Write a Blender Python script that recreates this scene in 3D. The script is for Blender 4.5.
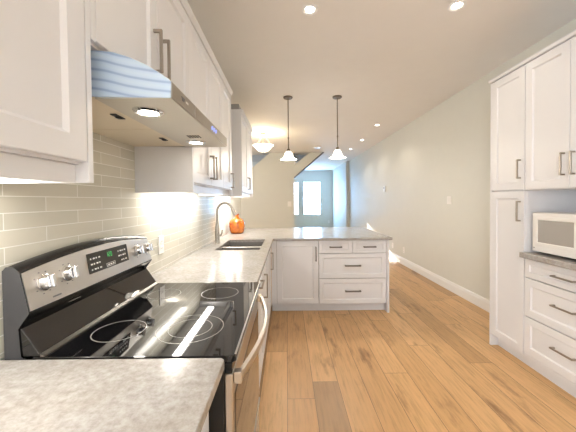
import bpy, bmesh, math, random
from mathutils import Vector, Matrix
random.seed(4)
S = bpy.context.scene
for o in list(bpy.data.objects): bpy.data.objects.remove(o)
COL = S.collection

# ------------------------------------------------------------------ camera
H_CAM = 1.37
p = math.radians(1.2); r = .01
R0 = Vector((1, 0, 0)); F0 = Vector((0, math.cos(p), -math.sin(p))); U0 = Vector((0, math.sin(p), math.cos(p)))
Rv = R0*math.cos(r) - U0*math.sin(r); Uv = R0*math.sin(r) + U0*math.cos(r)
cam = bpy.data.cameras.new('camera'); co = bpy.data.objects.new('camera', cam); COL.objects.link(co)
m = Matrix((Rv, Uv, -F0)).transposed().to_4x4(); m.translation = Vector((.85, 0, H_CAM)); co.matrix_world = m
cam.sensor_fit = 'HORIZONTAL'; cam.sensor_width = 36; cam.lens = 36*287/576
cam.shift_x = 1/576; cam.shift_y = -9.5/576; cam.clip_start = .02
S.camera = co

# ------------------------------------------------------------------ world, sun, exposure
W = bpy.data.worlds.new('sky'); S.world = W; W.use_nodes = True
bg = W.node_tree.nodes['Background']; bg.inputs[0].default_value = (.62, .8, 1, 1); bg.inputs[1].default_value = 5.0
sun = bpy.data.lights.new('sun', 'SUN'); sun.energy = 9; sun.angle = .01; sun.color = (1, .93, .82)
so = bpy.data.objects.new('sun', sun); COL.objects.link(so); so.location = (-6, 30, 12)
so.rotation_euler = Vector((1.81, -5.7, -1.56)).to_track_quat('-Z', 'Y').to_euler()
V = S.view_settings; V.view_transform = 'Standard'; V.look = 'None'; V.gamma = 1; V.exposure = 0.87; V.use_curve_mapping = False
WARM = (1, .88, .72); WARM2 = (1, .95, .88)
REC_W = 9; FILL_BACK = 1.3; FILL_LEFT = 7.6; FILL_SIDE = 1.2; WIN_FAR = 16.5; STRIP = 5.0; STRIP_W = 2.6

# ------------------------------------------------------------------ materials
def mat(name, col=(.8, .8, .8), rough=.5, metal=0, emit=None, es=0, spec=None, trans=0, coat=0):
    m = bpy.data.materials.new(name); m.use_nodes = True
    b = m.node_tree.nodes['Principled BSDF']
    b.inputs['Base Color'].default_value = (*col, 1); b.inputs['Roughness'].default_value = rough
    b.inputs['Metallic'].default_value = metal
    if emit: b.inputs['Emission Color'].default_value = (*emit, 1); b.inputs['Emission Strength'].default_value = es
    if spec is not None: b.inputs['Specular IOR Level'].default_value = spec
    if trans: b.inputs['Transmission Weight'].default_value = trans
    if coat: b.inputs['Coat Weight'].default_value = coat; b.inputs['Coat Roughness'].default_value = .05
    return m
class NT:
    def __init__(s, m): s.m = m; s.t = m.node_tree; s.b = s.t.nodes['Principled BSDF']
    def n(s, typ, **kw):
        x = s.t.nodes.new(typ)
        for k, v in kw.items(): setattr(x, k, v)
        return x
    def l(s, a, b): s.t.links.new(a, b)
    def math(s, op, a, b=None):
        x = s.n('ShaderNodeMath', operation=op)
        for i, q in enumerate((a, b)):
            if q is None: continue
            if isinstance(q, (int, float)): x.inputs[i].default_value = q
            else: s.l(q, x.inputs[i])
        return x.outputs[0]
    def pos(s): return s.n('ShaderNodeNewGeometry').outputs['Position']
    def noise(s, vec, scale, detail=4, rough=.55):
        x = s.n('ShaderNodeTexNoise'); x.inputs['Scale'].default_value = scale; x.inputs['Detail'].default_value = detail
        x.inputs['Roughness'].default_value = rough; s.l(vec, x.inputs['Vector']); return x.outputs['Fac']
    def ramp(s, fac, stops):
        x = s.n('ShaderNodeValToRGB'); e = x.color_ramp.elements
        while len(e) < len(stops): e.new(.5)
        for i, (q, c) in enumerate(stops): e[i].position = q; e[i].color = (*c, 1)
        s.l(fac, x.inputs[0]); return x.outputs[0]
    def mix(s, fac, a, b, typ='MIX'):
        x = s.n('ShaderNodeMix', data_type='RGBA', blend_type=typ)
        for i, q in ((0, fac), (6, a), (7, b)):
            if isinstance(q, (int, float)): x.inputs[i].default_value = q
            elif isinstance(q, tuple): x.inputs[i].default_value = (*q, 1)
            else: s.l(q, x.inputs[i])
        return x.outputs[2]
    def bump(s, h, strength=.2, dist=.002):
        x = s.n('ShaderNodeBump'); x.inputs['Strength'].default_value = strength; x.inputs['Distance'].default_value = dist
        s.l(h, x.inputs['Height']); s.l(x.outputs[0], s.b.inputs['Normal'])

def painted(name, col, rough, amt=.02, scale=6):
    m = mat(name, col, rough); t = NT(m); f = t.noise(t.pos(), scale, 3)
    t.l(t.mix(f, tuple(c*(1-amt) for c in col), tuple(min(1, c*(1+amt)) for c in col)), t.b.inputs['Base Color'])
    t.bump(t.noise(t.pos(), 220, 2), .04, .001); return m
M_WALL = painted('wall_paint', (.70, .70, .645), .6)
M_CEIL = painted('ceiling_paint', (.86, .84, .81), .75)
M_TRIM = painted('trim_paint', (.86, .86, .85), .35)
M_CAB = painted('cabinet_lacquer', (.765, .765, .785), .38, .01)
M_CABSHADE = painted('cabinet_shade', (.34, .33, .32), .6)  # carcass grey darkened so gaps between fronts read as shade
def steel(name, col, rough, stretch=(1, 60, 60)):
    m = mat(name, col, rough, 1); t = NT(m); mp = t.n('ShaderNodeMapping'); mp.inputs['Scale'].default_value = stretch
    t.l(t.pos(), mp.inputs[0]); f = t.noise(mp.outputs[0], 20, 3)
    t.l(t.math('ADD', t.math('MULTIPLY', f, .16), rough-.08), t.b.inputs['Roughness'])
    t.bump(f, .06, .0005); return m
M_STEEL = steel('brushed_steel', (.60, .575, .54), .32, (60, 1, 60))
M_PANEL = steel('panel_steel', (.62, .59, .55), .42, (60, 1, 60))
M_FRONT = steel('front_steel', (.40, .37, .325), .36, (60, 1, 60))
M_HOOD = steel('hood_steel', (.66, .63, .57), .46, (60, 1, 60)); M_HOOD.node_tree.nodes['Principled BSDF'].inputs['Metallic'].default_value = .8
M_HANDLE = steel('nickel_handle', (.36, .325, .285), .34)
M_PULL = steel('dark_nickel', (.17, .16, .15), .4)
M_NICKEL = steel('brushed_nickel', (.44, .41, .37), .28)
M_CHROME = mat('chrome', (.8, .8, .82), .12, 1)
M_FILTER = mat('filter_metal', (.80, .72, .58), .5, .2)
M_SATIN = mat('satin_steel', (.75, .72, .68), .4, .5)
M_DSTEEL = steel('dark_steel', (.22, .20, .18), .45, (60, 1, 60))
M_SINK = steel('shaded_sink_steel', (.20, .185, .17), .38)  # bowl steel darkened to carry the shade inside the sink
M_BLACKG = mat('black_glass', (.006, .006, .007), .03, 0, spec=.9)
M_BLACK = mat('black_enamel', (.012, .012, .013), .16)
M_DARK = mat('dark_plastic', (.008, .008, .008), .5)
M_SIDE = mat('grey_enamel', (.055, .055, .06), .14)
M_RING = mat('burner_print', (.42, .41, .39), .3)
M_WPLAST = mat('white_plastic', (.86, .84, .81), .3)
M_MWGLASS = mat('microwave_window', (.40, .38, .35), .18)
M_GREY = mat('grey_print', (.16, .16, .17), .4)
M_WHITEP = mat('white_print', (.8, .8, .78), .5)
M_BLUEP = mat('blue_print', (.25, .3, .7), .4, emit=(.3, .4, 1), es=.5)
M_GREEN = mat('green_digits', (.02, .2, .04), .4, emit=(.1, .8, .2), es=.35)
M_BRONZE = mat('aged_bronze', (.20, .16, .12), .4, .8)
M_SHADE = mat('opal_glass', (.9, .88, .84), .3, emit=(1, .93, .80), es=1.6)
M_BOWL = mat('opal_bowl', (.9, .88, .84), .3, emit=(1, .90, .70), es=3.2)
M_LAMP = mat('lamp_face', (1, 1, 1), .4, emit=(1, .92, .8), es=9)
M_HLAMP = mat('hood_lamp_face', (1, 1, 1), .4, emit=(1, .88, .70), es=18)
M_LED = mat('led_strip', (1, 1, 1), .4, emit=(1, .95, .86), es=STRIP)
M_DAY = mat('daylight_pane', (.5, .5, .5), .3, emit=(.33, .61, 1), es=WIN_FAR)
M_FILL_B = mat('fill_pane_rear', (.5, .5, .5), .3, emit=(.74, .86, 1), es=FILL_BACK)
M_FILL_S = mat('fill_pane_side', (.5, .5, .5), .3, emit=(1, .96, .90), es=FILL_SIDE)
M_FILL_L = mat('fill_pane_left', (.5, .5, .5), .3, emit=(.97, .98, 1), es=FILL_LEFT)
M_STAIRTRIM = mat('stair_trim', (.13, .12, .12), .5)

# orange glass
M_VASE = mat('amber_glass', (.90, .26, .012), .06, 0, trans=.25, coat=.6)
t = NT(M_VASE); t.l(t.ramp(t.noise(t.pos(), 14, 3), [(.35, (.42, .07, .003)), (.62, (.80, .22, .008))]), t.b.inputs['Base Color'])

# clear pane
M_CLEAR = bpy.data.materials.new('clear_pane'); M_CLEAR.use_nodes = True
t = M_CLEAR.node_tree; t.nodes.remove(t.nodes['Principled BSDF'])
a = t.nodes.new('ShaderNodeBsdfTransparent'); b = t.nodes.new('ShaderNodeBsdfGlossy'); b.inputs['Roughness'].default_value = .02
x = t.nodes.new('ShaderNodeMixShader'); x.inputs[0].default_value = .06
t.links.new(a.outputs[0], x.inputs[1]); t.links.new(b.outputs[0], x.inputs[2]); t.links.new(x.outputs[0], t.nodes['Material Output'].inputs[0])

# backsplash tile: 30 x 5 cm glass tiles in running bond
M_TILE = mat('glass_tile', (.6, .6, .55), .14); t = NT(M_TILE)
sp = t.n('ShaderNodeSeparateXYZ'); t.l(t.pos(), sp.inputs[0]); cb = t.n('ShaderNodeCombineXYZ')
t.l(t.math('ADD', sp.outputs[1], .0614), cb.inputs[0]); t.l(t.math('SUBTRACT', sp.outputs[2], .0062), cb.inputs[1])
br = t.n('ShaderNodeTexBrick'); br.offset = .5; br.offset_frequency = 2; t.l(cb.outputs[0], br.inputs['Vector'])
for k, v in (('Scale', 1), ('Mortar Size', .0018), ('Mortar Smooth', .3), ('Bias', 0), ('Brick Width', .304), ('Row Height', .0513)): br.inputs[k].default_value = v
br.inputs['Color1'].default_value = (.65, .62, .53, 1); br.inputs['Color2'].default_value = (.58, .56, .48, 1); br.inputs['Mortar'].default_value = (.80, .79, .75, 1)
t.l(br.outputs['Color'], t.b.inputs['Base Color'])
t.l(t.math('ADD', t.math('MULTIPLY', br.outputs['Fac'], .5), .14), t.b.inputs['Roughness'])
t.bump(t.math('SUBTRACT', 1, br.outputs['Fac']), .35, .0012)

# quartz counter
M_QUARTZ = mat('quartz', (.6, .56, .5), .2); t = NT(M_QUARTZ); P = t.pos()
c = t.ramp(t.noise(P, 46, 6, .7), [(.30, (.30, .275, .26)), (.48, (.39, .37, .355)), (.64, (.455, .445, .44))])
c2 = t.ramp(t.noise(P, 9, 4), [(.4, (.90, .88, .85)), (.62, (1, 1, 1))])
t.l(t.mix(1.0, c, c2, 'MULTIPLY'), t.b.inputs['Base Color'])

# oak plank floor
M_FLOOR = mat('oak_planks', (.5, .3, .14), .36); t = NT(M_FLOOR); P = t.pos()
sp = t.n('ShaderNodeSeparateXYZ'); t.l(P, sp.inputs[0])
PW = .19
xr = t.math('DIVIDE', t.math('SUBTRACT', sp.outputs[0], .84-PW*20), PW); row = t.math('FLOOR', xr)
wn = t.n('ShaderNodeTexWhiteNoise', noise_dimensions='1D'); t.l(row, wn.inputs['W'])
yr = t.math('ADD', t.math('DIVIDE', sp.outputs[1], 2.0), t.math('MULTIPLY', wn.outputs['Value'], 9.3)); pl = t.math('FLOOR', yr)
w2 = t.n('ShaderNodeTexWhiteNoise', noise_dimensions='2D'); cb = t.n('ShaderNodeCombineXYZ'); t.l(row, cb.inputs[0]); t.l(pl, cb.inputs[1]); t.l(cb.outputs[0], w2.inputs['Vector'])
base = t.ramp(w2.outputs['Value'], [(0, (.41, .25, .12)), (.14, (.50, .295, .132)), (.3, (.61, .365, .165)), (.7, (.67, .41, .19)), (1, (.72, .455, .22))])
gv = t.n('ShaderNodeCombineXYZ'); t.l(t.math('MULTIPLY', sp.outputs[0], 20), gv.inputs[0]); t.l(t.math('MULTIPLY', sp.outputs[1], 1.5), gv.inputs[1]); t.l(t.math('MULTIPLY', w2.outputs['Value'], 40), gv.inputs[2])
g = t.noise(gv.outputs[0], 2.6, 7, .65)
base = t.mix(1.0, base, t.ramp(g, [(.3, (.72, .69, .64)), (.5, (.97, .96, .95)), (.7, (1.08, 1.07, 1.06))]), 'MULTIPLY')
kv = t.n('ShaderNodeCombineXYZ'); t.l(t.math('MULTIPLY', sp.outputs[0], 7), kv.inputs[0]); t.l(t.math('MULTIPLY', sp.outputs[1], 1.6), kv.inputs[1]); t.l(t.math('MULTIPLY', w2.outputs['Value'], 17), kv.inputs[2])
base = t.mix(1.0, base, t.ramp(t.noise(kv.outputs[0], 1.1, 5, .6), [(.30, (.50, .44, .38)), (.43, (1, 1, 1))]), 'MULTIPLY')
fx = t.math('FRACT', xr); fy = t.math('FRACT', yr)
ex = t.math('MINIMUM', fx, t.math('SUBTRACT', 1, fx)); ey = t.math('MULTIPLY', t.math('MINIMUM', fy, t.math('SUBTRACT', 1, fy)), 2.0/PW)
e = t.math('LESS_THAN', t.math('MINIMUM', ex, ey), .008)
t.l(t.mix(e, base, (.13, .07, .03)), t.b.inputs['Base Color'])
t.l(t.math('ADD', t.math('MULTIPLY', g, .2), .28), t.b.inputs['Roughness'])
t.bump(t.math('SUBTRACT', t.math('MULTIPLY', g, .3), e), .18, .0015)

# pale blue with wavy lines, on the hood's side
M_BLUEWAVE = mat('blue_wavy', (.6, .75, 1), .22, .25); t = NT(M_BLUEWAVE)
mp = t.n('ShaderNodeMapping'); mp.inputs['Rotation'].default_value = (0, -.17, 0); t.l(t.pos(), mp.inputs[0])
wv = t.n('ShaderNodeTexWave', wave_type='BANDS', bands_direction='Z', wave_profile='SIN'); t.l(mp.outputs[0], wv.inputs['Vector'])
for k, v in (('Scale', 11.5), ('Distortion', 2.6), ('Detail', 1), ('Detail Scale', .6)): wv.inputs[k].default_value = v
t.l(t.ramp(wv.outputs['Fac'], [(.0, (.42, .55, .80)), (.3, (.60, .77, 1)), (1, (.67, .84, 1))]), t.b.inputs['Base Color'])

# ------------------------------------------------------------------ mesh helpers
class MB:
    def __init__(s): s.bm = bmesh.new()
    def box(s, x0, x1, y0, y1, z0, z1, bev=0, seg=1):
        b = bmesh.new(); bmesh.ops.create_cube(b, size=1)
        for v in b.verts: v.co = Vector(((x0+x1)/2+v.co.x*(x1-x0), (y0+y1)/2+v.co.y*(y1-y0), (z0+z1)/2+v.co.z*(z1-z0)))
        if bev: bmesh.ops.bevel(b, geom=b.edges[:], offset=bev, segments=seg, affect='EDGES', profile=.5)
        s.add(b); return s
    def add(s, b, smooth=False):
        bmesh.ops.recalc_face_normals(b, faces=b.faces[:])
        vs = {v: s.bm.verts.new(v.co) for v in b.verts}
        for f in b.faces:
            try: nf = s.bm.faces.new([vs[v] for v in f.verts])
            except ValueError: continue
            nf.smooth = smooth or f.smooth
        b.free()
    def prism(s, poly, axis, a0, a1, bev=0, seg=1):
        # poly: 2-D outline in the two remaining axes, in xyz order
        b = bmesh.new()
        def P(q, a):
            if axis == 'x': return (a, q[0], q[1])
            if axis == 'y': return (q[0], a, q[1])
            return (q[0], q[1], a)
        A = [b.verts.new(P(q, a0)) for q in poly]; B = [b.verts.new(P(q, a1)) for q in poly]; n = len(poly)
        b.faces.new(A); b.faces.new(B[::-1])
        for i in range(n): b.faces.new((A[i], B[i], B[(i+1) % n], A[(i+1) % n]))
        if bev: bmesh.ops.bevel(b, geom=b.edges[:], offset=bev, segments=seg, affect='EDGES', profile=.5)
        s.add(b); return s
    def lathe(s, prof, c=(0, 0, 0), seg=32, axis='z', cap=True):
        b = bmesh.new(); rings = []
        def P(rad, h, a):
            u, v = rad*math.cos(a), rad*math.sin(a)
            q = {'z': (u, v, h), 'x': (h, u, v), 'y': (u, h, v)}[axis]
            return (c[0]+q[0], c[1]+q[1], c[2]+q[2])
        for rad, h in prof:
            if rad < 1e-6: rings.append([b.verts.new(P(0, h, 0))])
            else: rings.append([b.verts.new(P(rad, h, 2*math.pi*i/seg)) for i in range(seg)])
        for A, B in zip(rings, rings[1:]):
            for i in range(seg):
                j = (i+1) % seg
                if len(A) == 1 and len(B) == 1: continue
                if len(A) == 1: b.faces.new((A[0], B[i], B[j]))
                elif len(B) == 1: b.faces.new((A[i], A[j], B[0]))
                else: b.faces.new((A[i], A[j], B[j], B[i]))
        if cap:
            for q in (rings[0], rings[-1]):
                if len(q) > 1: b.faces.new(q)
        s.add(b, True); return s
    def tube(s, path, rad, seg=12, ry=None):
        b = bmesh.new(); pts = [Vector(q) for q in path]; n = len(pts); rings = []; up = None
        for i, q in enumerate(pts):
            d = (pts[min(i+1, n-1)]-pts[max(i-1, 0)]).normalized()
            if up is None: up = d.orthogonal().normalized()
            u = (up-d*up.dot(d)).normalized(); up = u; v = d.cross(u)
            rr = rad[i] if isinstance(rad, (list, tuple)) else rad
            rings.append([b.verts.new(q+u*rr*math.cos(2*math.pi*k/seg)+v*rr*math.sin(2*math.pi*k/seg)) for k in range(seg)])
        for A, B in zip(rings, rings[1:]):
            for i in range(seg): b.faces.new((A[i], A[(i+1) % seg], B[(i+1) % seg], B[i]))
        b.faces.new(rings[0]); b.faces.new(rings[-1]); s.add(b, True); return s
    def ring(s, cx, cy, z, r0, r1, h, seg=48):
        return s.lathe([(r0, 0), (r1, 0), (r1, h), (r0, h), (r0, 0)], (cx, cy, z), seg, cap=False)
    def build(s, name, material, parent=None, origin=None, split=True):
        me = bpy.data.meshes.new(name); ctr = Vector(origin) if origin else None
        if ctr is None:
            cs = [v.co for v in s.bm.verts]
            ctr = Vector(((min(c.x for c in cs)+max(c.x for c in cs))/2, (min(c.y for c in cs)+max(c.y for c in cs))/2, min(c.z for c in cs)))
        for v in s.bm.verts: v.co -= ctr
        s.bm.to_mesh(me); s.bm.free()
        if isinstance(material, (list, tuple)):
            for q in material: me.materials.append(q)
        else: me.materials.append(material)
        o = bpy.data.objects.new(name, me); COL.objects.link(o)
        w = ctr
        if parent: o.parent = parent; w = ctr-wloc(parent)
        o.location = w
        if any(f.use_smooth for f in me.polygons):
            md = o.modifiers.new('edges', 'EDGE_SPLIT'); md.split_angle = math.radians(38)
        return o
def wloc(o):
    v = Vector((0, 0, 0))
    while o: v += o.location; o = o.parent
    return v
def thing(name, label, cat, loc, group=None):
    o = bpy.data.objects.new(name, None); COL.objects.link(o); o.location = loc; o.empty_display_size = .1
    o['label'] = label; o['category'] = cat
    if group: o['group'] = group
    return o
def tag(o, label, cat, group=None):
    o['label'] = label; o['category'] = cat
    if group: o['group'] = group
    return o
def struct(o): o['kind'] = 'structure'; return o
def box(*a, **k): return MB().box(*a, **k)
def copy_tree(o, parent=None):
    c = o.copy(); COL.objects.link(c); c.parent = parent
    for ch in [q for q in bpy.data.objects if q.parent == o]: copy_tree(ch, c)
    return c
def lamp(name, typ, loc, energy, color, parent=None, **kw):
    l = bpy.data.lights.new(name, typ); l.energy = energy; l.color = color
    for k, v in kw.items(): setattr(l, k, v)
    o = bpy.data.objects.new(name, l); COL.objects.link(o)
    o.parent = parent; o.location = Vector(loc)-(wloc(parent) if parent else Vector((0, 0, 0))); return o

def mapper(face, plane):
    # (u, v, n): u along the front, v up, n outwards
    if face == 'x+': return lambda u, v, n: (plane+n, u, v)
    if face == 'x-': return lambda u, v, n: (plane-n, u, v)
    return lambda u, v, n: (u, plane-n, v)
def fbox(mb, P, u0, u1, v0, v1, n0, n1, bev=0):
    a = P(u0, v0, n0); b = P(u1, v1, n1)
    q = [(min(i, j), max(i, j)) for i, j in zip(a, b)]
    return mb.box(q[0][0], q[0][1], q[1][0], q[1][1], q[2][0], q[2][1], bev=bev)
def shaker(name, face, plane, u0, u1, v0, v1, parent, fr=.06, th=.02, rec=.0105, label=None):
    P = mapper(face, plane); g = .0026; u0 += g; u1 -= g; v0 += g; v1 -= g
    b = bmesh.new()
    def loop(i, n): return [b.verts.new(P(*q, n)) for q in ((u0+i, v0+i), (u1-i, v0+i), (u1-i, v1-i), (u0+i, v1-i))]
    L = [loop(0, 0), loop(0, th-.0015), loop(.0015, th), loop(fr, th), loop(fr+.009, th-rec)]
    for A, B in zip(L, L[1:]):
        for i in range(4): b.faces.new((A[i], A[(i+1) % 4], B[(i+1) % 4], B[i]))
    b.faces.new(L[0]); b.faces.new(L[-1])
    mb = MB(); mb.add(b); o = mb.build(name, M_CAB, parent)
    if label: o['label'] = label
    return o
def pull(face, plane, u, v, L, vert, parent, th=.02, sec=.011, out=.034, name='handle', m=None):
    P = mapper(face, plane); mb = MB(); s = sec/2; n0 = th+.0005
    if vert:
        fbox(mb, P, u-s, u+s, v-L/2, v+L/2, n0+out-sec, n0+out, .0012)
        for q in (-1, 1): fbox(mb, P, u-s, u+s, v+q*(L/2-s)-s, v+q*(L/2-s)+s, n0, n0+out-sec)
    else:
        fbox(mb, P, u-L/2, u+L/2, v-s, v+s, n0+out-sec, n0+out, .0012)
        for q in (-1, 1): fbox(mb, P, u+q*(L/2-s)-s, u+q*(L/2-s)+s, v-s, v+s, n0, n0+out-sec)
    return mb.build(name, m or M_HANDLE, parent)

# ------------------------------------------------------------------ setting
ZC = 2.87; XR = 3.28; YF = 14.5; YB = -5.0; XL2 = -1.6
struct(box(XL2, XR+.12, YB, YF+.12, -.1, 0).build('floor', M_FLOOR))
struct(box(XL2-.1, XR+.12, YB-.1, YF+.12, ZC, ZC+.1).build('ceiling', M_CEIL))
struct(MB().box(-.12, 0, YB, -3.0, 0, ZC).box(-.12, 0, -1.2, 5.3, 0, ZC).box(-.12, 0, -3.0, -1.2, 0, .2).box(-.12, 0, -3.0, -1.2, 2.5, ZC).build('wall_left', M_WALL))
w5 = struct(MB().box(-.09, -.03, -3.0, -2.96, .2, 2.5).box(-.09, -.03, -1.24, -1.2, .2, 2.5).box(-.09, -.03, -2.96, -1.24, .2, .24).box(-.09, -.03, -2.96, -1.24, 2.46, 2.5).build('fill_window_5', M_TRIM))
box(-.07, -.064, -2.96, -1.24, .24, 2.46).build('pane', M_FILL_L, w5)  # unseen left window, added with a glowing pane as main fill light
struct(MB().box(XL2-.1, XL2, 5.18, 5.7, 0, ZC).box(XL2-.1, XL2, 8.5, YF, 0, ZC).box(XL2-.1, XL2, 5.7, 8.5, 0, .3).box(XL2-.1, XL2, 5.7, 8.5, 2.5, ZC).build('wall_hall', M_WALL))
w4 = struct(MB().box(XL2-.07, XL2-.02, 5.7, 5.74, .3, 2.5).box(XL2-.07, XL2-.02, 8.46, 8.5, .3, 2.5).box(XL2-.07, XL2-.02, 5.74, 8.46, .3, .34).box(XL2-.07, XL2-.02, 5.74, 8.46, 2.46, 2.5).build('fill_window_4', M_TRIM))
box(XL2-.05, XL2-.044, 5.74, 8.46, .34, 2.46).build('pane', M_FILL_S, w4)  # hidden hall window, added to brighten the right wall and ceiling
struct(box(XL2, -.12, 5.18, 5.3, 0, ZC).build('wall_return', M_WALL))
struct(box(XR, XR+.12, YB, YF, 0, ZC).build('wall_right', M_WALL))
def wall_holes(name, y0, y1, x0, x1, holes):
    mb = MB(); xs = x0
    for (a, b, c, d) in holes:
        mb.box(xs, a, y0, y1, 0, ZC); mb.box(a, b, y0, y1, 0, c); mb.box(a, b, y0, y1, d, ZC); xs = b
    mb.box(xs, x1, y0, y1, 0, ZC); return struct(mb.build(name, M_WALL))
W1 = (.58, 1.467, .63, 2.31); W2 = (1.67, 2.567, .63, 2.31); W3 = (.1, 2.5, .1, 2.5)
wall_holes('wall_far', YF, YF+.12, XL2, XR, [W1, W2])
wall_holes('wall_back', YB-.12, YB, XL2, XR, [W3])
def window(name, w, y, pane, out):
    a, b, c, d = w; mb = MB(); s = .035; ya, yb = (y+.02, y+.07) if out > 0 else (y-.07, y-.02)
    mb.box(a, a+s, ya, yb, c, d).box(b-s, b, ya, yb, c, d).box(a+s, b-s, ya, yb, c, c+s).box(a+s, b-s, ya, yb, d-s, d)
    o = mb.build(name, M_TRIM); struct(o); zm = (c+d)/2+.15
    box(a+s, b-s, ya+.005, yb-.005, zm-.018, zm+.018).build('meeting_rail', M_TRIM, o)
    ym = (ya+yb)/2
    for z0, z1 in ((c+s, zm-.018), (zm+.018, d-s)):
        box(a+s, b-s, ym-.003, ym+.003, z0, z1).build('pane', pane, o)
    return o
window('window_1', W1, YF, M_CLEAR, 1); window('window_2', W2, YF, M_DAY, 1); window('fill_window_3', W3, YB, M_FILL_B, -1)  # the rear one is unseen, added behind the camera for daylight fill
struct(box(3.165, XR, 11.2, YF, 0, ZC).build('wall_pier', M_WALL))
# stair wall: its left top corner is cut along the slope of the stair
struct(MB().prism([(XL2, 0), (1.08, 0), (1.08, ZC), (.336, ZC), (-.23, 2.4), (XL2, 1.27)], 'y', 9.0, 9.12).build('wall_stair', M_WALL))
bb = [(0, 0), (.016, 0), (.016, .10), (.011, .115), (.011, .128), (.004, .142), (0, .142)]
struct(MB().prism([(XR-a, b) for a, b in bb], 'y', 2.70, 11.2).build('baseboard_right', M_TRIM))
struct(MB().prism([(XR-a, b) for a, b in bb], 'y', YB, 1.38).build('baseboard_right', M_TRIM))
struct(box(0.0, .008, -1.0, 3.36, .914, 1.80).build('wall_backsplash', M_TILE))

M_WELL = painted('stairwell_blue', (.50, .57, .68), .6)  # blue-grey tone of the upper stairwell band
M_WELL2 = painted('stairwell_pale_blue', (.66, .76, .86), .6)  # paler blue tone of the lower band
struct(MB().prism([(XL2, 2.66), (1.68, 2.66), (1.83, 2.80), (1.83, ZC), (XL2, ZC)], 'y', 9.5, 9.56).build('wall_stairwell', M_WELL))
struct(MB().prism([(XL2, 1.3), (1.05, 1.3), (1.05, 2.12), (1.665, 2.659), (XL2, 2.659)], 'y', 9.5, 9.56).build('wall_stairwell_lower', M_WELL2))
struct(box(XR-.012, XR-.0005, 1.57, 2.283, .942, 1.430).build('niche_shade', painted('niche_shade_grey', (.36, .38, .40), .6)))  # dark panel over the wall, carries the niche's shade in its colour
# ------------------------------------------------------------------ stair
st = thing('staircase', 'enclosed sloping stair flight rising to the ceiling beside the beige stair wall', 'staircase', (1.5, 9.1, 2.06))
MB().prism([(1.083, 2.10), (1.97, ZC-.003), (1.585, ZC-.003), (1.083, 2.48)], 'y', 9.0, 9.22).build('stringer', M_WALL, st)
MB().prism([(1.083, 2.055), (2.03, ZC-.003), (1.972, ZC-.003), (1.083, 2.097)], 'y', 8.985, 9.23).build('edge_trim', M_STAIRTRIM, st)
box(1.083, 1.15, 9.02, 9.09, 2.482, 2.60, bev=.006).build('newel_cap', M_TRIM, st)

# ------------------------------------------------------------------ left wall cabinets
XW = .31   # carcass depth; doors add .02
def wall_cabinet(label, y0, y1, z0, z1, doors, handles, rail=True, ends=True, group=None, hz=None, xw=XW, crown=True):
    t = thing('wall_cabinet', label, 'cabinet', (xw/2, (y0+y1)/2, z0), group)
    zd = z0+(.052 if rail else .004)
    b = MB().box(.009, xw-.001, y0+.02, y1-.02, zd-.004, z1-.002)
    b.build('body', M_CAB, t)
    for a, c in ((y0, y0+.019), (y1-.019, y1)): box(.009, xw+.02, a, c, z0, z1-.002, bev=.0012).build('end_panel', M_CAB, t)
    if rail: box(xw-.035, xw-.015, y0+.02, y1-.02, z0, zd-.005).build('light_rail', M_CAB, t)
    if crown: MB().prism([(.009, z1), (xw+.024, z1), (xw+.038, z1+.028), (xw+.038, z1+.034), (.009, z1+.034)], 'y', y0, y1).build('crown', M_CAB, t)
    n = len(doors)
    for i, (a, c) in enumerate(doors):
        d = shaker('door', 'x+', xw, a, c, zd, z1-.004, t, fr=.06)
        for hy, z, L in handles:
            if a < hy < c: pull('x+', xw, hy, z, L, True, d)
    return t
wall_cabinet('large white shaker wall cabinet nearest the camera, left of the range hood', -.06, .776, 1.422, 2.366, [(-.04, .756)], [])
wall_cabinet('short white two-door wall cabinet directly above the range hood', .778, 1.590, 1.8085, 2.366,
             [(.797, 1.183), (1.183, 1.571)], [(1.148, 1.965, .17), (1.222, 1.965, .17)], rail=False)
wall_cabinet('long white three-door wall cabinet just past the range hood', 1.592, 2.735, 1.422, 2.366,
             [(1.611, 1.99), (1.99, 2.36), (2.36, 2.716)], [(1.955, 1.60, .16), (2.03, 1.60, .16), (2.67, 1.56, .14)])
tD = wall_cabinet('white wall cabinet beyond the sink, furthest along the left wall', 3.35, 4.35, 1.425, 2.40,
             [(3.369, 3.85), (3.85, 4.331)], [(3.81, 1.60, .16), (3.89, 1.60, .16)])
box(.009, .30, 3.37, 4.33, 2.436, 2.50).build('top_filler', M_CABSHADE, tD)

# under-cabinet light bars
def bar(label, y0, y1, z, en):
    t = thing('under_cabinet_light', label, 'light', (.13, (y0+y1)/2, z-.016))
    box(.10, .16, y0, y1, z-.006, z).build('housing', M_WPLAST, t)
    box(.105, .155, y0+.01, y1-.01, z-.013, z-.0065).build('diffuser', M_LED, t)
    l = lamp('light_source', 'AREA', (.13, (y0+y1)/2, z-.018), en, WARM2, t, shape='RECTANGLE', size=.05, size_y=(y1-y0-.04))
bar('under-cabinet light bar beneath the nearest wall cabinet', .10, .72, 1.469, STRIP_W*1.2)
bar('under-cabinet light bar beneath the three-door wall cabinet past the hood', 1.66, 2.68, 1.469, STRIP_W*1.35)
bar('under-cabinet light bar beneath the far wall cabinet beyond the sink', 3.42, 4.28, 1.472, STRIP_W*1.5)

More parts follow.
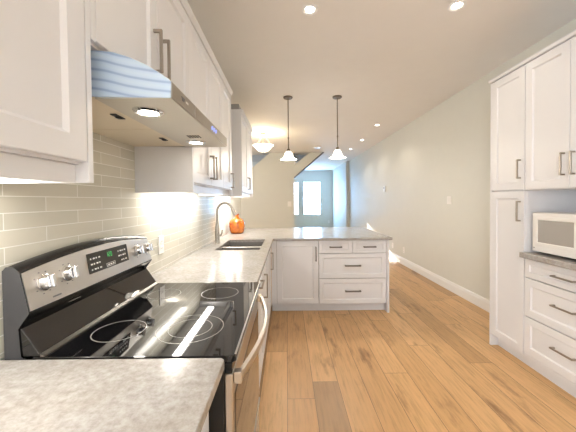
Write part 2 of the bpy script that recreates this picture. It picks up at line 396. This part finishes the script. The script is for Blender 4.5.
# ------------------------------------------------------------------ range hood
y0, y1 = .830, 1.588; zb = 1.668
prof = [(.009, 1.806), (.315, 1.806), (.356, 1.801), (.404, 1.786), (.452, 1.764), (.498, 1.735), (.521, 1.717), (.519, zb), (.30, zb), (.30, zb+.014), (.009, zb+.014)]
hd = thing('range_hood', 'stainless steel under-cabinet range hood with curved top above the range', 'range hood', (.26, 1.21, zb))
MB().prism(prof, 'y', y0+.003, y1-.003).build('body', M_HOOD, hd)
MB().prism([(a, b+(.0004 if b < 1.7 else -.002)) for a, b in prof[1:8]]+[(.20, zb+.008), (.20, 1.81)], 'y', y0, y0+.0028).build('side_panel', M_BLUEWAVE, hd)['label'] = 'pale blue side of the hood with wavy lines'
MB().prism([(a, b) for a, b in prof[:9]]+[(.009, zb+.01)], 'y', y1-.0028, y1).build('side_panel', M_STEEL, hd)
box(.5205, .5225, y0+.004, y1-.004, zb+.003, 1.714).build('front_panel', M_FRONT, hd)
b = MB().box(.5228, .5238, 1.035, 1.039, zb+.003, 1.714); b.build('seam', M_CHROME, hd)
# badge on the front (small wedge mark)
MB().prism([(.905, 1.700), (.935, 1.700), (.928, 1.688), (.914, 1.688)], 'x', .5228, .5242).build('badge', M_GREY, hd)
MB().prism([(.946, 1.697), (.966, 1.697), (.966, 1.691), (.946, 1.691)], 'x', .5228, .5240).build('badge', M_WHITEP, hd)
b = MB()
for k in range(6): b.box(.5228, .5240, 1.262+k*.017, 1.273+k*.017, 1.683+.006*(k % 2), 1.698+.006*(k % 2))
b.build('button', M_BLUEP, hd)
for yy in (.945, 1.435):
    b = MB().lathe([(.048, 0), (.048, -.004), (.040, -.009), (.032, -.008), (.031, 0)], (.40, yy, zb-.0004), 32, cap=False); q = b.build('lamp_trim', M_CHROME, hd)
    MB().lathe([(0, -.006), (.0305, -.006), (.0305, -.001), (0, -.001)], (.40, yy, zb-.0004), 32).build('lamp_lens', M_HLAMP, q)
for a, c in ((y0+.006, 1.207), (1.211, y1-.006)):
    q = box(.012, .298, a, c, zb+.006, zb+.0135, bev=.002).build('filter_panel', M_FILTER, hd)
    yc = (a+c)/2; MB().box(.245, .265, yc-.03, yc+.03, zb+.003, zb+.0056).box(.249, .261, yc-.005, yc+.015, zb-.001, zb+.003).build('latch', M_DARK, q)
b = MB()
for k in range(5): b.box(.40+k*.012, .406+k*.012, 1.30, 1.35, zb-.0015, zb-.0003)
b.build('vent_slots', M_DARK, hd)

# ------------------------------------------------------------------ base cabinets, left run
def base_body(t, x0, x1, y0, y1, toe=.105, top=.882): box(x0, x1, y0, y1, toe, top).build('body', M_CABSHADE, t)
XB = .60
t = thing('base_cabinet', 'white base cabinet under the nearest countertop, left of the range', 'cabinet', (.3, .38, 0))
base_body(t, .02, XB, -.06, .815); box(.02, .54, -.06, .815, 0, .103).build('toe_kick', M_CAB, t)
shaker('door', 'x+', XB, -.05, .38, .11, .70, t); shaker('door', 'x+', XB, .38, .812, .11, .70, t)
for a, c in ((-.05, .38), (.38, .812)):
    d = shaker('drawer_front', 'x+', XB, a, c, .705, .878, t, fr=.045); pull('x+', XB, (a+c)/2, .79, .16, False, d)
XB = .632
t = thing('base_cabinet', 'white base cabinet with one drawer between the range and the sink base', 'cabinet', (.3, 1.95, 0))
base_body(t, .02, XB, 1.605, 2.298); box(.02, .54, 1.605, 2.298, 0, .103).build('toe_kick', M_CAB, t)
d = shaker('drawer_front', 'x+', XB, 1.607, 2.296, .725, .878, t, fr=.045); pull('x+', XB, 1.95, .80, .18, False, d)
shaker('door', 'x+', XB, 1.607, 1.95, .11, .72, t); shaker('door', 'x+', XB, 1.95, 2.296, .11, .72, t)
t = thing('base_cabinet', 'white sink base cabinet running into the peninsula corner', 'cabinet', (.3, 2.88, 0))
MB().box(.02, XB, 2.302, 2.32, .105, .882).box(.02, XB, 3.40, 3.418, .105, .882).box(.02, XB, 2.32, 3.40, .105, .123).box(.02, .038, 2.32, 3.40, .123, .882).box(XB-.02, XB, 2.32, 3.40, .123, .882).build('body', M_CAB, t)
box(.02, .54, 2.302, 3.50, 0, .103).build('toe_kick', M_CAB, t)
box(XB+.001, XB+.019, 3.412, 3.458, .105, .882).build('corner_filler', M_CAB, t)
for a, c, h in ((2.304, 2.86, 2.36), (2.86, 3.410, 3.33)):
    d = shaker('door', 'x+', XB, a, c, .11, .878, t); pull('x+', XB, h, .665, .20, True, d)

# ------------------------------------------------------------------ peninsula
YP = 3.48
t = thing('base_cabinet', 'white single-door base cabinet in the corner of the peninsula front', 'cabinet', (.9, 3.9, 0))
base_body(t, .655, 1.226, YP, 4.40); box(.655, 1.226, YP+.06, 4.40, 0, .103).build('toe_kick', M_CAB, t)
box(.656, .716, YP-.019, YP-.0005, .105, .882).build('corner_filler', M_CAB, t)
d = shaker('door', 'y-', YP, .718, 1.226, .108, .880, t, fr=.062); pull('y-', YP, 1.193, .722, .175, True, d, sec=.013, m=M_PULL)
t = thing('drawer_cabinet', 'white four-drawer cabinet at the open end of the peninsula', 'cabinet', (1.64, 3.9, 0))
base_body(t, 1.228, 2.049, YP, 4.40); box(1.228, 2.049, YP+.06, 4.40, 0, .103).build('toe_kick', M_CAB, t)
for a, c, v0, v1, L in ((1.228, 1.637, .725, .880, .15), (1.637, 2.049, .725, .880, .15), (1.228, 2.049, .420, .722, .19), (1.228, 2.049, .108, .416, .19)):
    d = shaker('drawer_front', 'y-', YP, a, c, v0, v1, t, fr=.05 if v1 < .8 else .036); pull('y-', YP, (a+c)/2, (v0+v1)/2 + (.0 if v1 > .8 else .005), L, False, d, sec=.015, m=M_PULL)
box(2.050, 2.076, YP-.035, 4.42, 0, .882, bev=.0015).build('end_panel', M_CAB, t)
box(.64, 2.049, 4.401, 4.419, 0, .882).build('back_panel', M_CAB, t)

# countertops
zt0, zt1 = .884, .914
c = MB(); XC = .677
sx0, sx1, sy0, sy1 = .17, .59, 2.665, 3.375
c.box(.009, XC, 1.597, sy0, zt0, zt1).box(.009, sx0, sy0, sy1, zt0, zt1).box(sx1, XC, sy0, sy1, zt0, zt1)
c.box(.009, XC, sy1, 3.43, zt0, zt1).box(.009, 2.11, 3.43, 4.82, zt0, zt1)
bmesh.ops.remove_doubles(c.bm, verts=c.bm.verts[:], dist=.0001)
tag(c.build('countertop', M_QUARTZ), 'long L-shaped pale quartz countertop with the sink cut-out and the peninsula', 'countertop')
tag(MB().prism([(.009, -.62), (.655, -.62), (.665, -.61), (.665, .818), (.655, .828), (.009, .828)], 'z', zt0, zt1, bev=.003, seg=2).build('countertop', M_QUARTZ),
    'pale quartz countertop in the foreground, left of the range', 'countertop')
# sink
sk = thing('sink', 'undermount stainless double-bowl kitchen sink beside the faucet', 'sink', (.38, 3.02, .70))
def bowl(ya, yb):
    b = bmesh.new(); x0, x1 = sx0-.006, sx1+.006
    def loop(i, z): return [b.verts.new(q) for q in ((x0+i, ya+i, z), (x1-i, ya+i, z), (x1-i, yb-i, z), (x0+i, yb-i, z))]
    L = [loop(0, .8835), loop(.012, .72), loop(.03, .70)]
    for A, Bq in zip(L, L[1:]):
        for i in range(4): b.faces.new((A[i], A[(i+1) % 4], Bq[(i+1) % 4], Bq[i]))
    b.faces.new(L[-1])
    mb = MB(); mb.add(b); o = mb.build('bowl', M_SINK, sk)
    md = o.modifiers.new('wall', 'SOLIDIFY'); md.thickness = .0015
    MB().lathe([(0, 0), (.04, 0), (.043, .003), (.03, .004), (0, .002)], ((x0+x1)/2, (ya+yb)/2, .7015), 24).build('drain', M_CHROME, o)
bowl(sy0-.004, 2.985); bowl(3.045, sy1+.004)
box(sx0-.006, sx1+.006, 2.9865, 3.0435, .872, .8835, bev=.003).build('divider', M_SATIN, sk)
# faucet
fx, fy = .098, 3.08
fa = thing('faucet', 'brushed nickel gooseneck pull-down faucet behind the sink', 'faucet', (fx, fy, zt1))
MB().lathe([(.030, 0), (.030, .004), (.026, .010), (.0245, .03), (.024, .10), (.021, .16), (.0165, .22), (.0155, .23), (.0155, .235), (0, .235)], (fx, fy, zt1+.0005), 28).build('base', M_NICKEL, fa)
pts = [(fx, fy, zt1+.22), (fx, fy, 1.25)]
for k in range(1, 17):
    a = math.pi*k/16*.86; pts.append((fx+.085-.085*math.cos(a), fy, 1.25+.10*math.sin(a)))
ex = pts[-1]; dx = Vector(pts[-1])-Vector(pts[-2]); dx.normalize()
MB().tube(pts, .0145, 16).build('spout', M_NICKEL, fa)
e0 = Vector(ex); MB().tube([e0+dx*.001, e0+dx*.03, e0+dx*.075, e0+dx*.085], [.016, .018, .021, .019], 16).build('spray_head', M_NICKEL, fa)
MB().tube([(fx+.02, fy, 1.00), (fx+.04, fy-.005, 1.005), (fx+.055, fy-.02, 1.03), (fx+.06, fy-.03, 1.07)], [.011, .010, .008, .006], 12).build('lever', M_NICKEL, fa)
# vase
vx, vy = .14, 4.05
vz = thing('vase', 'orange glass vase with short narrow neck on the counter past the faucet', 'vase', (vx, vy, zt1))
MB().lathe([(0, .003), (.075, .0), (.092, .012), (.106, .05), (.111, .10), (.108, .145), (.094, .180), (.066, .203), (.038, .215), (.027, .225), (.025, .250), (.030, .263), (.041, .271), (.041, .275), (.034, .275), (.023, .258), (.02, .23), (.05, .205), (.1, .14), (.1, .08), (.08, .02), (0, .012)], (vx, vy, zt1+.001), 40, cap=False).build('vessel', M_VASE, vz)
# outlet on the tiles
def plate(label, name, cat, face, plane, u, v, w, h, kind, th=.006):
    t = thing(name, label, cat, mapper(face, plane)(u, v, 0)); P = mapper(face, plane+(.0006 if face == 'x+' else -.0006))
    mb = MB(); fbox(mb, P, u-w/2, u+w/2, v-h/2, v+h/2, 0, th, .0015); mb.build('cover_plate', M_WPLAST, t)
    if kind == 'outlet':
        for s in (-1, 1):
            mb = MB(); fbox(mb, P, u-w*.24, u+w*.24, v+s*h*.19-h*.13, v+s*h*.19+h*.13, th+.0003, th+.002, .0008); q = mb.build('socket', M_WPLAST, t)
            mb = MB()
            for k in (-1, 1): fbox(mb, P, u+k*w*.09-.0012, u+k*w*.09+.0012, v+s*h*.19-.004, v+s*h*.19+.006, th+.0021, th+.0026)
            mb.build('slot', M_DARK, q)
    elif kind == 'double':
        for s in (-1, 1):
            mb = MB(); fbox(mb, P, u+s*w*.22-w*.13, u+s*w*.22+w*.13, v-h*.28, v+h*.28, th+.0003, th+.004, .001); mb.build('rocker', M_WPLAST, t)
    elif kind == 'switch':
        mb = MB(); fbox(mb, P, u-w*.24, u+w*.24, v-h*.28, v+h*.28, th+.0003, th+.004, .001); mb.build('rocker', M_WPLAST, t)
    return t
plate('white outlet plate on the tile backsplash just past the range', 'wall_outlet', 'outlet', 'x+', .008, 1.90, 1.085, .075, .118, 'outlet')
plate('white double light switch on the right wall near the tall pantry cabinet', 'light_switch', 'light switch', 'x-', XR, 4.29, 1.35, .118, .118, 'double')
tt = plate('small white thermostat high on the right wall', 'thermostat', 'thermostat', 'x-', XR, 7.1, 1.63, .10, .13, 'none', th=.03)
mb = MB(); fbox(mb, mapper('x-', XR-.0006), 7.07, 7.13, 1.64, 1.67, .0303, .0315); mb.build('display', M_GREY, tt)
plate('white outlet low on the right wall, the nearer of the two above the baseboard', 'wall_outlet', 'outlet', 'x-', XR, 5.96, .31, .075, .118, 'outlet')
plate('white outlet low on the right wall, the further of the two above the baseboard', 'wall_outlet', 'outlet', 'x-', XR, 6.60, .31, .075, .118, 'outlet')
plate('white light switch near the edge of the beige stair wall', 'light_switch', 'light switch', 'y-', 9.0, .93, 1.26, .12, .16, 'switch')
plate('white outlet on the far wall to the right of the bright window', 'wall_outlet', 'outlet', 'y-', YF, 2.96, .27, .10, .14, 'outlet')

# ------------------------------------------------------------------ electric range
RY0, RY1 = .833, 1.591
rg = thing('electric_range', 'black and stainless freestanding electric range with glass cooktop', 'range', (.36, 1.21, 0))
box(.03, .66, RY0, RY1, .05, .895, bev=.003).build('body', M_DARK, rg)
for xx in (.08, .60):
    for yy in (RY0+.06, RY1-.06): MB().lathe([(.02, 0), (.02, .049), (0, .049)], (xx, yy, .0), 16).build('foot', M_DARK, rg)
# cooktop
ck = MB().prism([(.10, .896), (.686, .896), (.697, .902), (.697, .911), (.692, .917), (.10, .917)], 'y', RY0-.001, RY1+.001, bev=.0015).build('cooktop', M_BLACKG, rg)
MB().box(.690, .6965, RY0+.004, RY1-.004, .9173, .9205, bev=.001).build('edge_trim', M_CHROME, ck)
for cx, cy, rr in ((.255, 1.005, .085), (.50, 1.02, .115), (.245, 1.40, .075), (.515, 1.41, .088)):
    MB().ring(cx, cy, .9171, rr-.0012, rr+.0012, .0004, 64).build('burner_ring', M_RING, ck)
MB().ring(.50, 1.02, .9171, .074, .0757, .0004, 64).build('burner_ring', M_RING, ck)
# backguard
bg_ = MB()
def bgz(y): return .030*(1-((y-1.212)/.38)**2)
b = bmesh.new(); N = 20; rows = []
for i in range(N+1):
    y = RY0+(RY1-RY0)*i/N; zt = 1.183+bgz(y)
    rows.append([b.verts.new(q) for q in ((.020, y, .90), (.020, y, zt-.012), (.030, y, zt), (.052, y, zt-.002), (.068, y, zt-.016), (.092, y, 1.047), (.072, y, 1.022), (.050, y, 1.01), (.050, y, .90))])
for A, Bq in zip(rows, rows[1:]):
    for k in range(9):
        f = b.faces.new((A[k], A[(k+1) % 9], Bq[(k+1) % 9], Bq[k])); f.smooth = True
b.faces.new(rows[0]); b.faces.new(rows[-1][::-1])
bg_.add(b); bgo = bg_.build('backguard', M_BLACK, rg)
# side cheeks (glossy grey)
for a, c_ in ((RY0-.002, RY0-.0002), (RY1+.0002, RY1+.002)):
    MB().prism([(.018, .90), (.018, 1.172), (.030, 1.184), (.052, 1.182), (.069, 1.167), (.0935, 1.047), (.074, 1.02), (.060, 1.00), (.066, .918), (.10, .90)], 'y', a, c_).build('side_cheek', M_SIDE, bgo)
# steel control panel: sits on the sloping face
pn = bmesh.new(); rows = []
def face_x(y, z):  # sloping panel face
    zt = 1.183+bgz(y)-.016; k = (zt-z)/(zt-1.047); return .068+.024*k
for i in range(N+1):
    y = RY0+.002+(RY1-RY0-.004)*i/N; zt = 1.183+bgz(y)-.020; z0 = 1.051
    rows.append([pn.verts.new((face_x(y, zz)+d, y, zz)) for d, zz in ((.0008, z0), (.0035, z0+.001), (.0035, zt-.001), (.0008, zt))])
for A, Bq in zip(rows, rows[1:]):
    for k in range(4):
        f = pn.faces.new((A[k], A[(k+1) % 4], Bq[(k+1) % 4], Bq[k]))
pn.faces.new(rows[0]); pn.faces.new(rows[-1][::-1])
mb = MB(); mb.add(pn); cp = mb.build('control_panel', M_PANEL, rg)
def face_patch(name, m_, ya, yb, za, zb_, d0, d1, par, bm_=None):
    b = bmesh.new(); vs = []
    for d in (d0, d1): vs.append([b.verts.new((face_x(y, z)+d, y, z)) for y, z in ((ya, za), (yb, za), (yb, zb_), (ya, zb_))])
    b.faces.new(vs[0]); b.faces.new(vs[1])
    for i in range(4): b.faces.new((vs[0][i], vs[0][(i+1) % 4], vs[1][(i+1) % 4], vs[1][i]))
    if bm_ is not None: bm_.add(b); return
    mb = MB(); mb.add(b); return mb.build(name, m_, par)
dsp = face_patch('display', M_BLACKG, 1.098, 1.372, 1.093, 1.170, .0038, .0055, cp)
for gx in (1.112, 1.294):
    mk = MB()
    for rw in range(3):
        for k in range(4):
            yy = gx+k*.0165
            if gx > 1.2 and rw == 0 and k == 0: continue
            face_patch('', None, yy, yy+(.011 if (k+rw) % 2 else .007), 1.103+rw*.021, 1.109+rw*.021, .0057, .0061, None, mk)
    mk.build('key_print', M_WHITEP, dsp)
mk = MB()
# oval round START key, drawn as a thin frame
for a_, b_, c_, d_ in ((1.205, 1.265, 1.098, 1.0995), (1.205, 1.265, 1.111, 1.1125), (1.205, 1.207, 1.0995, 1.111), (1.263, 1.265, 1.0995, 1.111), (1.213, 1.225, 1.102, 1.108), (1.229, 1.241, 1.102, 1.108), (1.245, 1.257, 1.102, 1.108)):
    face_patch('', None, a_, b_, c_, d_, .0057, .0061, None, mk)
mk.build('key_print', M_WHITEP, dsp)
dg = MB()
for k, segs in enumerate(((0, 1, 1, 0, 0, 0, 0), (1, 1, 0, 1, 1, 0, 1), (1, 1, 1, 1, 1, 1, 0))):
    yb = 1.213+k*.014; zb_ = 1.138; w, h = .009, .019; q = .0018
    S7 = ((yb, yb+w, zb_+h-q, zb_+h), (yb+w-q, yb+w, zb_+h/2, zb_+h), (yb+w-q, yb+w, zb_, zb_+h/2), (yb, yb+w, zb_, zb_+q), (yb, yb+q, zb_, zb_+h/2), (yb, yb+q, zb_+h/2, zb_+h), (yb, yb+w, zb_+h/2-q/2, zb_+h/2+q/2))
    for on, sg in zip(segs, S7):
        if on: face_patch('', None, *sg, .0057, .0061, None, dg)
dg.build('clock_digits', M_GREEN, dsp)
for i, ky in enumerate((.898, .994, 1.460, 1.556)):
    kz = 1.117+bgz(ky)*.35; kx = face_x(ky, kz)+.0037
    tl = .19
    def tilt(mb_):  # lean the knob's axis with the panel
        mat_ = Matrix.Translation((kx, ky, kz)) @ Matrix.Rotation(-tl, 4, 'Y') @ Matrix.Translation((-kx, -ky, -kz))
        for v in mb_.bm.verts: v.co = mat_ @ v.co
        return mb_
    k = tilt(MB().lathe([(.0265, .0003), (.0265, .004), (.0225, .006), (.0215, .020), (.0195, .024), (0, .0245)], (kx, ky, kz), 32, 'x')).build('knob', M_CHROME, rg)
    tilt(MB().box(kx+.0245, kx+.036, ky-.0055, ky+.0055, kz-.021, kz+.021, bev=.003, seg=2)).build('grip', M_CHROME, k)
    for q in range(8):
        a = math.radians(-60+q*42); yy = ky+.034*math.sin(a); zz = kz+.034*math.cos(a)
        face_patch('dial_mark', M_GREY, yy-.003, yy+.003, zz-.0015, zz+.0015, .0037, .0041, cp)
face_patch('panel_print', M_GREY, .92, .955, 1.064, 1.069, .0037, .0041, cp)
# riser between cooktop and panel, with a raised lip
MB().prism([(.052, .918), (.052, 1.002), (.066, 1.002), (.118, .925), (.118, .918)], 'y', RY0+.002, RY1-.002, bev=.002).build('riser', M_BLACKG, rg)
MB().prism([(.119, .9175), (.119, .926), (.132, .921), (.132, .9175)], 'y', RY0+.002, RY1-.002).build('riser_trim', M_DSTEEL, rg)
box(.0665, .073, 1.01, 1.07, 1.016, 1.020).build('vent_slot', M_CHROME, rg)
# front: vent band, door, drawer
box(.661, .684, RY0+.002, RY1-.002, .862, .894, bev=.002).build('front_band', M_BLACK, rg)
dr = box(.661, .684, RY0+.002, RY1-.002, .285, .858, bev=.003).build('oven_door', M_STEEL, rg)
box(.6843, .6860, RY0+.035, RY1-.035, .30, .78, bev=.0006).build('door_glass', M_BLACKG, dr)
N = 18; hp = []
for i in range(N+1):
    s = i/N; hp.append((.702+.052*math.sin(math.pi*s)**.9, RY0+.03+(RY1-RY0-.06)*s))
b = bmesh.new(); rows = []
for i, (xx, yy) in enumerate(hp):
    rows.append([b.verts.new(q) for q in ((xx-.007, yy, .822), (xx+.005, yy, .825), (xx+.007, yy, .838), (xx+.005, yy, .851), (xx-.007, yy, .854))])
for A, Bq in zip(rows, rows[1:]):
    for k in range(5): b.faces.new((A[k], A[(k+1) % 5], Bq[(k+1) % 5], Bq[k]))
b.faces.new(rows[0]); b.faces.new(rows[-1][::-1])
mb = MB(); mb.add(b); hh = mb.build('handle', M_STEEL, dr)
for yy in (RY0+.018, RY1-.042): box(.6845, .7085, yy, yy+.024, .820, .856, bev=.002).build('bracket', M_STEEL, hh)
w = box(.661, .682, RY0+.002, RY1-.002, .075, .278, bev=.003).build('drawer', M_STEEL, rg)
box(.6825, .689, RY0+.01, RY1-.01, .262, .276, bev=.002).build('lip', M_STEEL, w)

# ------------------------------------------------------------------ right side cabinets
XF = 2.76   # carcass front; doors come out to 2.74
pt = thing('pantry_cabinet', 'tall white two-door pantry cabinet at the end of the right cabinets', 'cabinet', (3.0, 2.48, 0))
box(XF, XR-.003, 2.285, 2.655, .105, 2.43).build('body', M_CAB, pt)
box(2.742, XR-.003, 2.656, 2.675, 0, 2.43, bev=.0012).build('end_panel', M_CAB, pt)
box(2.81, XR-.003, 2.285, 2.655, 0, .104).build('toe_kick', M_CAB, pt)
d = shaker('door', 'x-', XF, 2.285, 2.655, 1.436, 2.425, pt); pull('x-', XF, 2.325, 1.605, .155, True, d)
d = shaker('door', 'x-', XF, 2.285, 2.655, .108, 1.432, pt); pull('x-', XF, 2.325, 1.265, .165, True, d)
MB().prism([(XR-.003, 2.432), (2.738, 2.432), (2.727, 2.450), (2.727, 2.458), (XR-.003, 2.458)], 'y', 2.284, 2.685).build('crown', M_CAB, pt)
uc = thing('wall_cabinet', 'white two-door wall cabinet above the microwave on the right wall', 'cabinet', (3.0, 1.92, 1.43))
box(XF, XR-.003, 1.563, 2.283, 1.431, 2.43).build('body', M_CAB, uc)
for a, c_, h in ((1.923, 2.283, 1.958), (1.563, 1.923, 1.888)):
    d = shaker('door', 'x-', XF, a, c_, 1.434, 2.425, uc); pull('x-', XF, h, 1.60, .155, True, d)
MB().prism([(XR-.003, 2.432), (2.738, 2.432), (2.727, 2.450), (2.727, 2.458), (XR-.003, 2.458)], 'y', 1.40, 2.283).build('crown', M_CAB, uc)
box(XF, XR-.003, 1.40, 1.562, 1.431, 2.43).build('filler_panel', M_CAB, uc)
dc = thing('drawer_cabinet', 'white three-drawer base cabinet under the microwave counter', 'cabinet', (3.0, 1.85, 0))
box(XF, XR-.003, 1.60, 2.283, .105, .895).build('body', M_CABSHADE, dc)
box(2.81, XR-.003, 1.60, 2.283, 0, .104).build('toe_kick', M_CAB, dc)
for v0, v1 in ((.135, .432), (.435, .740), (.743, .892)):
    d = shaker('drawer_front', 'x-', XF, 1.602, 2.281, v0, v1, dc, fr=.055 if v1 < .8 else .04)
    pull('x-', XF, 1.942, (v0+v1)/2+(.02 if v1 < .8 else 0), .165, False, d)
box(2.745, 2.7595, 1.602, 2.281, .108, .133).build('bottom_rail', M_CAB, dc)
tag(box(2.700, XR-.003, 1.56, 2.2835, .900, .940, bev=.003, seg=2).build('countertop', M_QUARTZ), 'short speckled countertop under the white microwave on the right', 'countertop')
mw = thing('microwave_oven', 'white countertop microwave oven in the niche of the right cabinets', 'microwave', (3.0, 1.99, .941))
for xx in (2.85, 3.18):
    for yy in (1.80, 2.19): MB().lathe([(.012, 0), (.014, .0125), (0, .0125)], (xx, yy, .9405), 14).build('foot', M_DARK, mw)
box(2.797, 3.22, 1.735, 2.25, .954, 1.258, bev=.006, seg=2).build('body', M_WPLAST, mw)
md = box(2.775, 2.7965, 1.865, 2.25, .958, 1.255, bev=.004, seg=2).build('door', M_WPLAST, mw)
b = bmesh.new()
def wl(i, n): return [b.verts.new((2.7747-n, y, z)) for y, z in ((1.895+i, 1.005+i), (2.225-i, 1.005+i), (2.225-i, 1.228-i), (1.895+i, 1.228-i))]
L = [wl(0, 0), wl(.002, .004), wl(.022, .004), wl(.026, .0005)]
for A, Bq in zip(L, L[1:]):
    for i in range(4): b.faces.new((A[i], A[(i+1) % 4], Bq[(i+1) % 4], Bq[i]))
mb = MB(); mb.add(b); mb.build('window_frame', M_WPLAST, md)
box(2.7742, 2.7748, 1.922, 2.198, 1.032, 1.201).build('window_glass', M_MWGLASS, md)
MB().lathe([(.005, 0), (.005, -.002), (0, -.002)], (2.7746, 2.232, .985), 14, 'x').build('door_badge', M_GREY, md)
cpn = box(2.775, 2.7965, 1.737, 1.863, .958, 1.255, bev=.004, seg=2).build('control_panel', M_WPLAST, mw)
for rw in range(4):
    for k in range(3): box(2.773, 2.7747, 1.755+k*.034, 1.780+k*.034, 1.01+rw*.03, 1.03+rw*.03, bev=.0005).build('button', M_GREY, cpn)
box(2.773, 2.7747, 1.755, 1.845, 1.16, 1.20).build('display', M_BLACKG, cpn)

# ------------------------------------------------------------------ lights on the ceiling
def pendant(label, x, y, zs):
    t = thing('pendant_light', label, 'pendant light', (x, y, ZC), 'pendants over the peninsula')
    MB().lathe([(0, 0), (.068, 0), (.068, -.012), (.060, -.020), (.014, -.024), (0, -.024)], (x, y, ZC-.0005), 32).build('canopy', M_BRONZE, t)
    MB().lathe([(.007, -.025), (.007, zs+.20-ZC), (.007, zs+.16-ZC)], (x, y, ZC), 14).build('rod', M_BRONZE, t)
    MB().lathe([(.009, .30), (.011, .305), (.011, .318), (.009, .323)], (x, y, zs), 14).build('coupling', M_BRONZE, t)
    MB().lathe([(.009, .158), (.020, .150), (.026, .118), (.026, .112), (0, .112)], (x, y, zs), 20).build('socket', M_BRONZE, t)
    MB().lathe([(.028, .118), (.044, .108), (.056, .080), (.066, .050), (.086, .022), (.118, .004), (.124, 0), (.120, -.001), (.082, .018), (.062, .046), (.052, .078), (.040, .104), (.028, .112), (.028, .118)], (x, y, zs), 40, cap=False).build('shade', M_SHADE, t)
    MB().lathe([(0, .03), (.02, .04), (.028, .06), (.02, .085), (.012, .111), (0, .111)], (x, y, zs), 16).build('bulb', M_LAMP, t)
    lamp('light_source', 'POINT', (x, y, zs-.02), 11, WARM, t, shadow_soft_size=.06)
pendant('left pendant light with white bell glass shade over the peninsula', .88, 4.2, 1.968)
pendant('right pendant light with white bell glass shade over the peninsula', 1.595, 4.2, 1.985)
sf = thing('ceiling_light', 'semi-flush ceiling light with white glass bowl in front of the stair wall', 'ceiling light', (.335, 6.4, ZC))
MB().lathe([(0, 0), (.07, 0), (.065, -.02), (.02, -.03), (0, -.03)], (.335, 6.4, ZC-.0005), 28).build('canopy', M_BRONZE, sf)
MB().lathe([(.008, -.03), (.008, -.40)], (.335, 6.4, ZC), 12).build('stem', M_BRONZE, sf)
for k in range(3):
    a = 2*math.pi*k/3+.4; MB().tube([(.335+.01*math.cos(a), 6.4+.01*math.sin(a), ZC-.08), (.335+.09*math.cos(a), 6.4+.09*math.sin(a), ZC-.11), (.335+.15*math.cos(a), 6.4+.15*math.sin(a), ZC-.20), (.335+.19*math.cos(a), 6.4+.19*math.sin(a), ZC-.285)], .005, 8).build('arm', M_BRONZE, sf)
MB().lathe([(0, .0), (.05, .002), (.10, .018), (.145, .055), (.185, .105), (.225, .136), (.232, .143), (.220, .140), (.175, .112), (.135, .064), (.09, .026), (0, .01)], (.335, 6.4, 2.455), 40, cap=False).build('bowl', M_BOWL, sf)
MB().lathe([(0, -.025), (.012, -.015), (.012, -.003), (0, -.003)], (.335, 6.4, 2.455), 14).build('finial', M_BRONZE, sf)
lamp('light_source', 'POINT', (.335, 6.4, 2.64), 13, (1, .82, .52), sf, shadow_soft_size=.08)
def downlight(label, x, y, w):
    t = thing('recessed_light', label, 'recessed light', (x, y, ZC), 'recessed ceiling lights')
    MB().lathe([(.066, 0), (.066, -.004), (.058, -.008), (.042, -.004), (.037, 0)], (x, y, ZC-.0005), 36, cap=False).build('trim_ring', M_TRIM, t)
    MB().lathe([(0, -.003), (.033, -.003), (.036, -.001), (0, -.001)], (x, y, ZC-.0005), 32).build('lens', M_LAMP, t)
    lamp('light_source', 'SPOT', (x, y, ZC-.02), w, WARM, t, spot_size=math.radians(125), spot_blend=.6, shadow_soft_size=.04)
downlight('recessed ceiling light near the top centre, above the kitchen aisle', 1.046, 2.29, REC_W)
downlight('recessed ceiling light at the top right, above the pantry side', 2.185, 2.26, REC_W)
downlight('nearest of the three small recessed lights along the right wall', 2.677, 5.80, REC_W)
downlight('middle of the three small recessed lights along the right wall', 2.75, 7.24, REC_W)
downlight('furthest of the three small recessed lights along the right wall', 2.74, 8.5, REC_W)
sd = thing('smoke_detector', 'round white smoke detector on the ceiling beyond the pendants', 'smoke detector', (1.71, 8.1, ZC))
MB().lathe([(0, 0), (.10, 0), (.10, -.012), (.088, -.03), (0, -.032)], (1.71, 8.1, ZC-.0005), 32).build('housing', M_WPLAST, sd)
MB().lathe([(0, 0), (.022, 0), (.02, -.006), (0, -.006)], (1.71, 8.1, ZC-.0330), 20).build('test_button', M_WPLAST, sd)
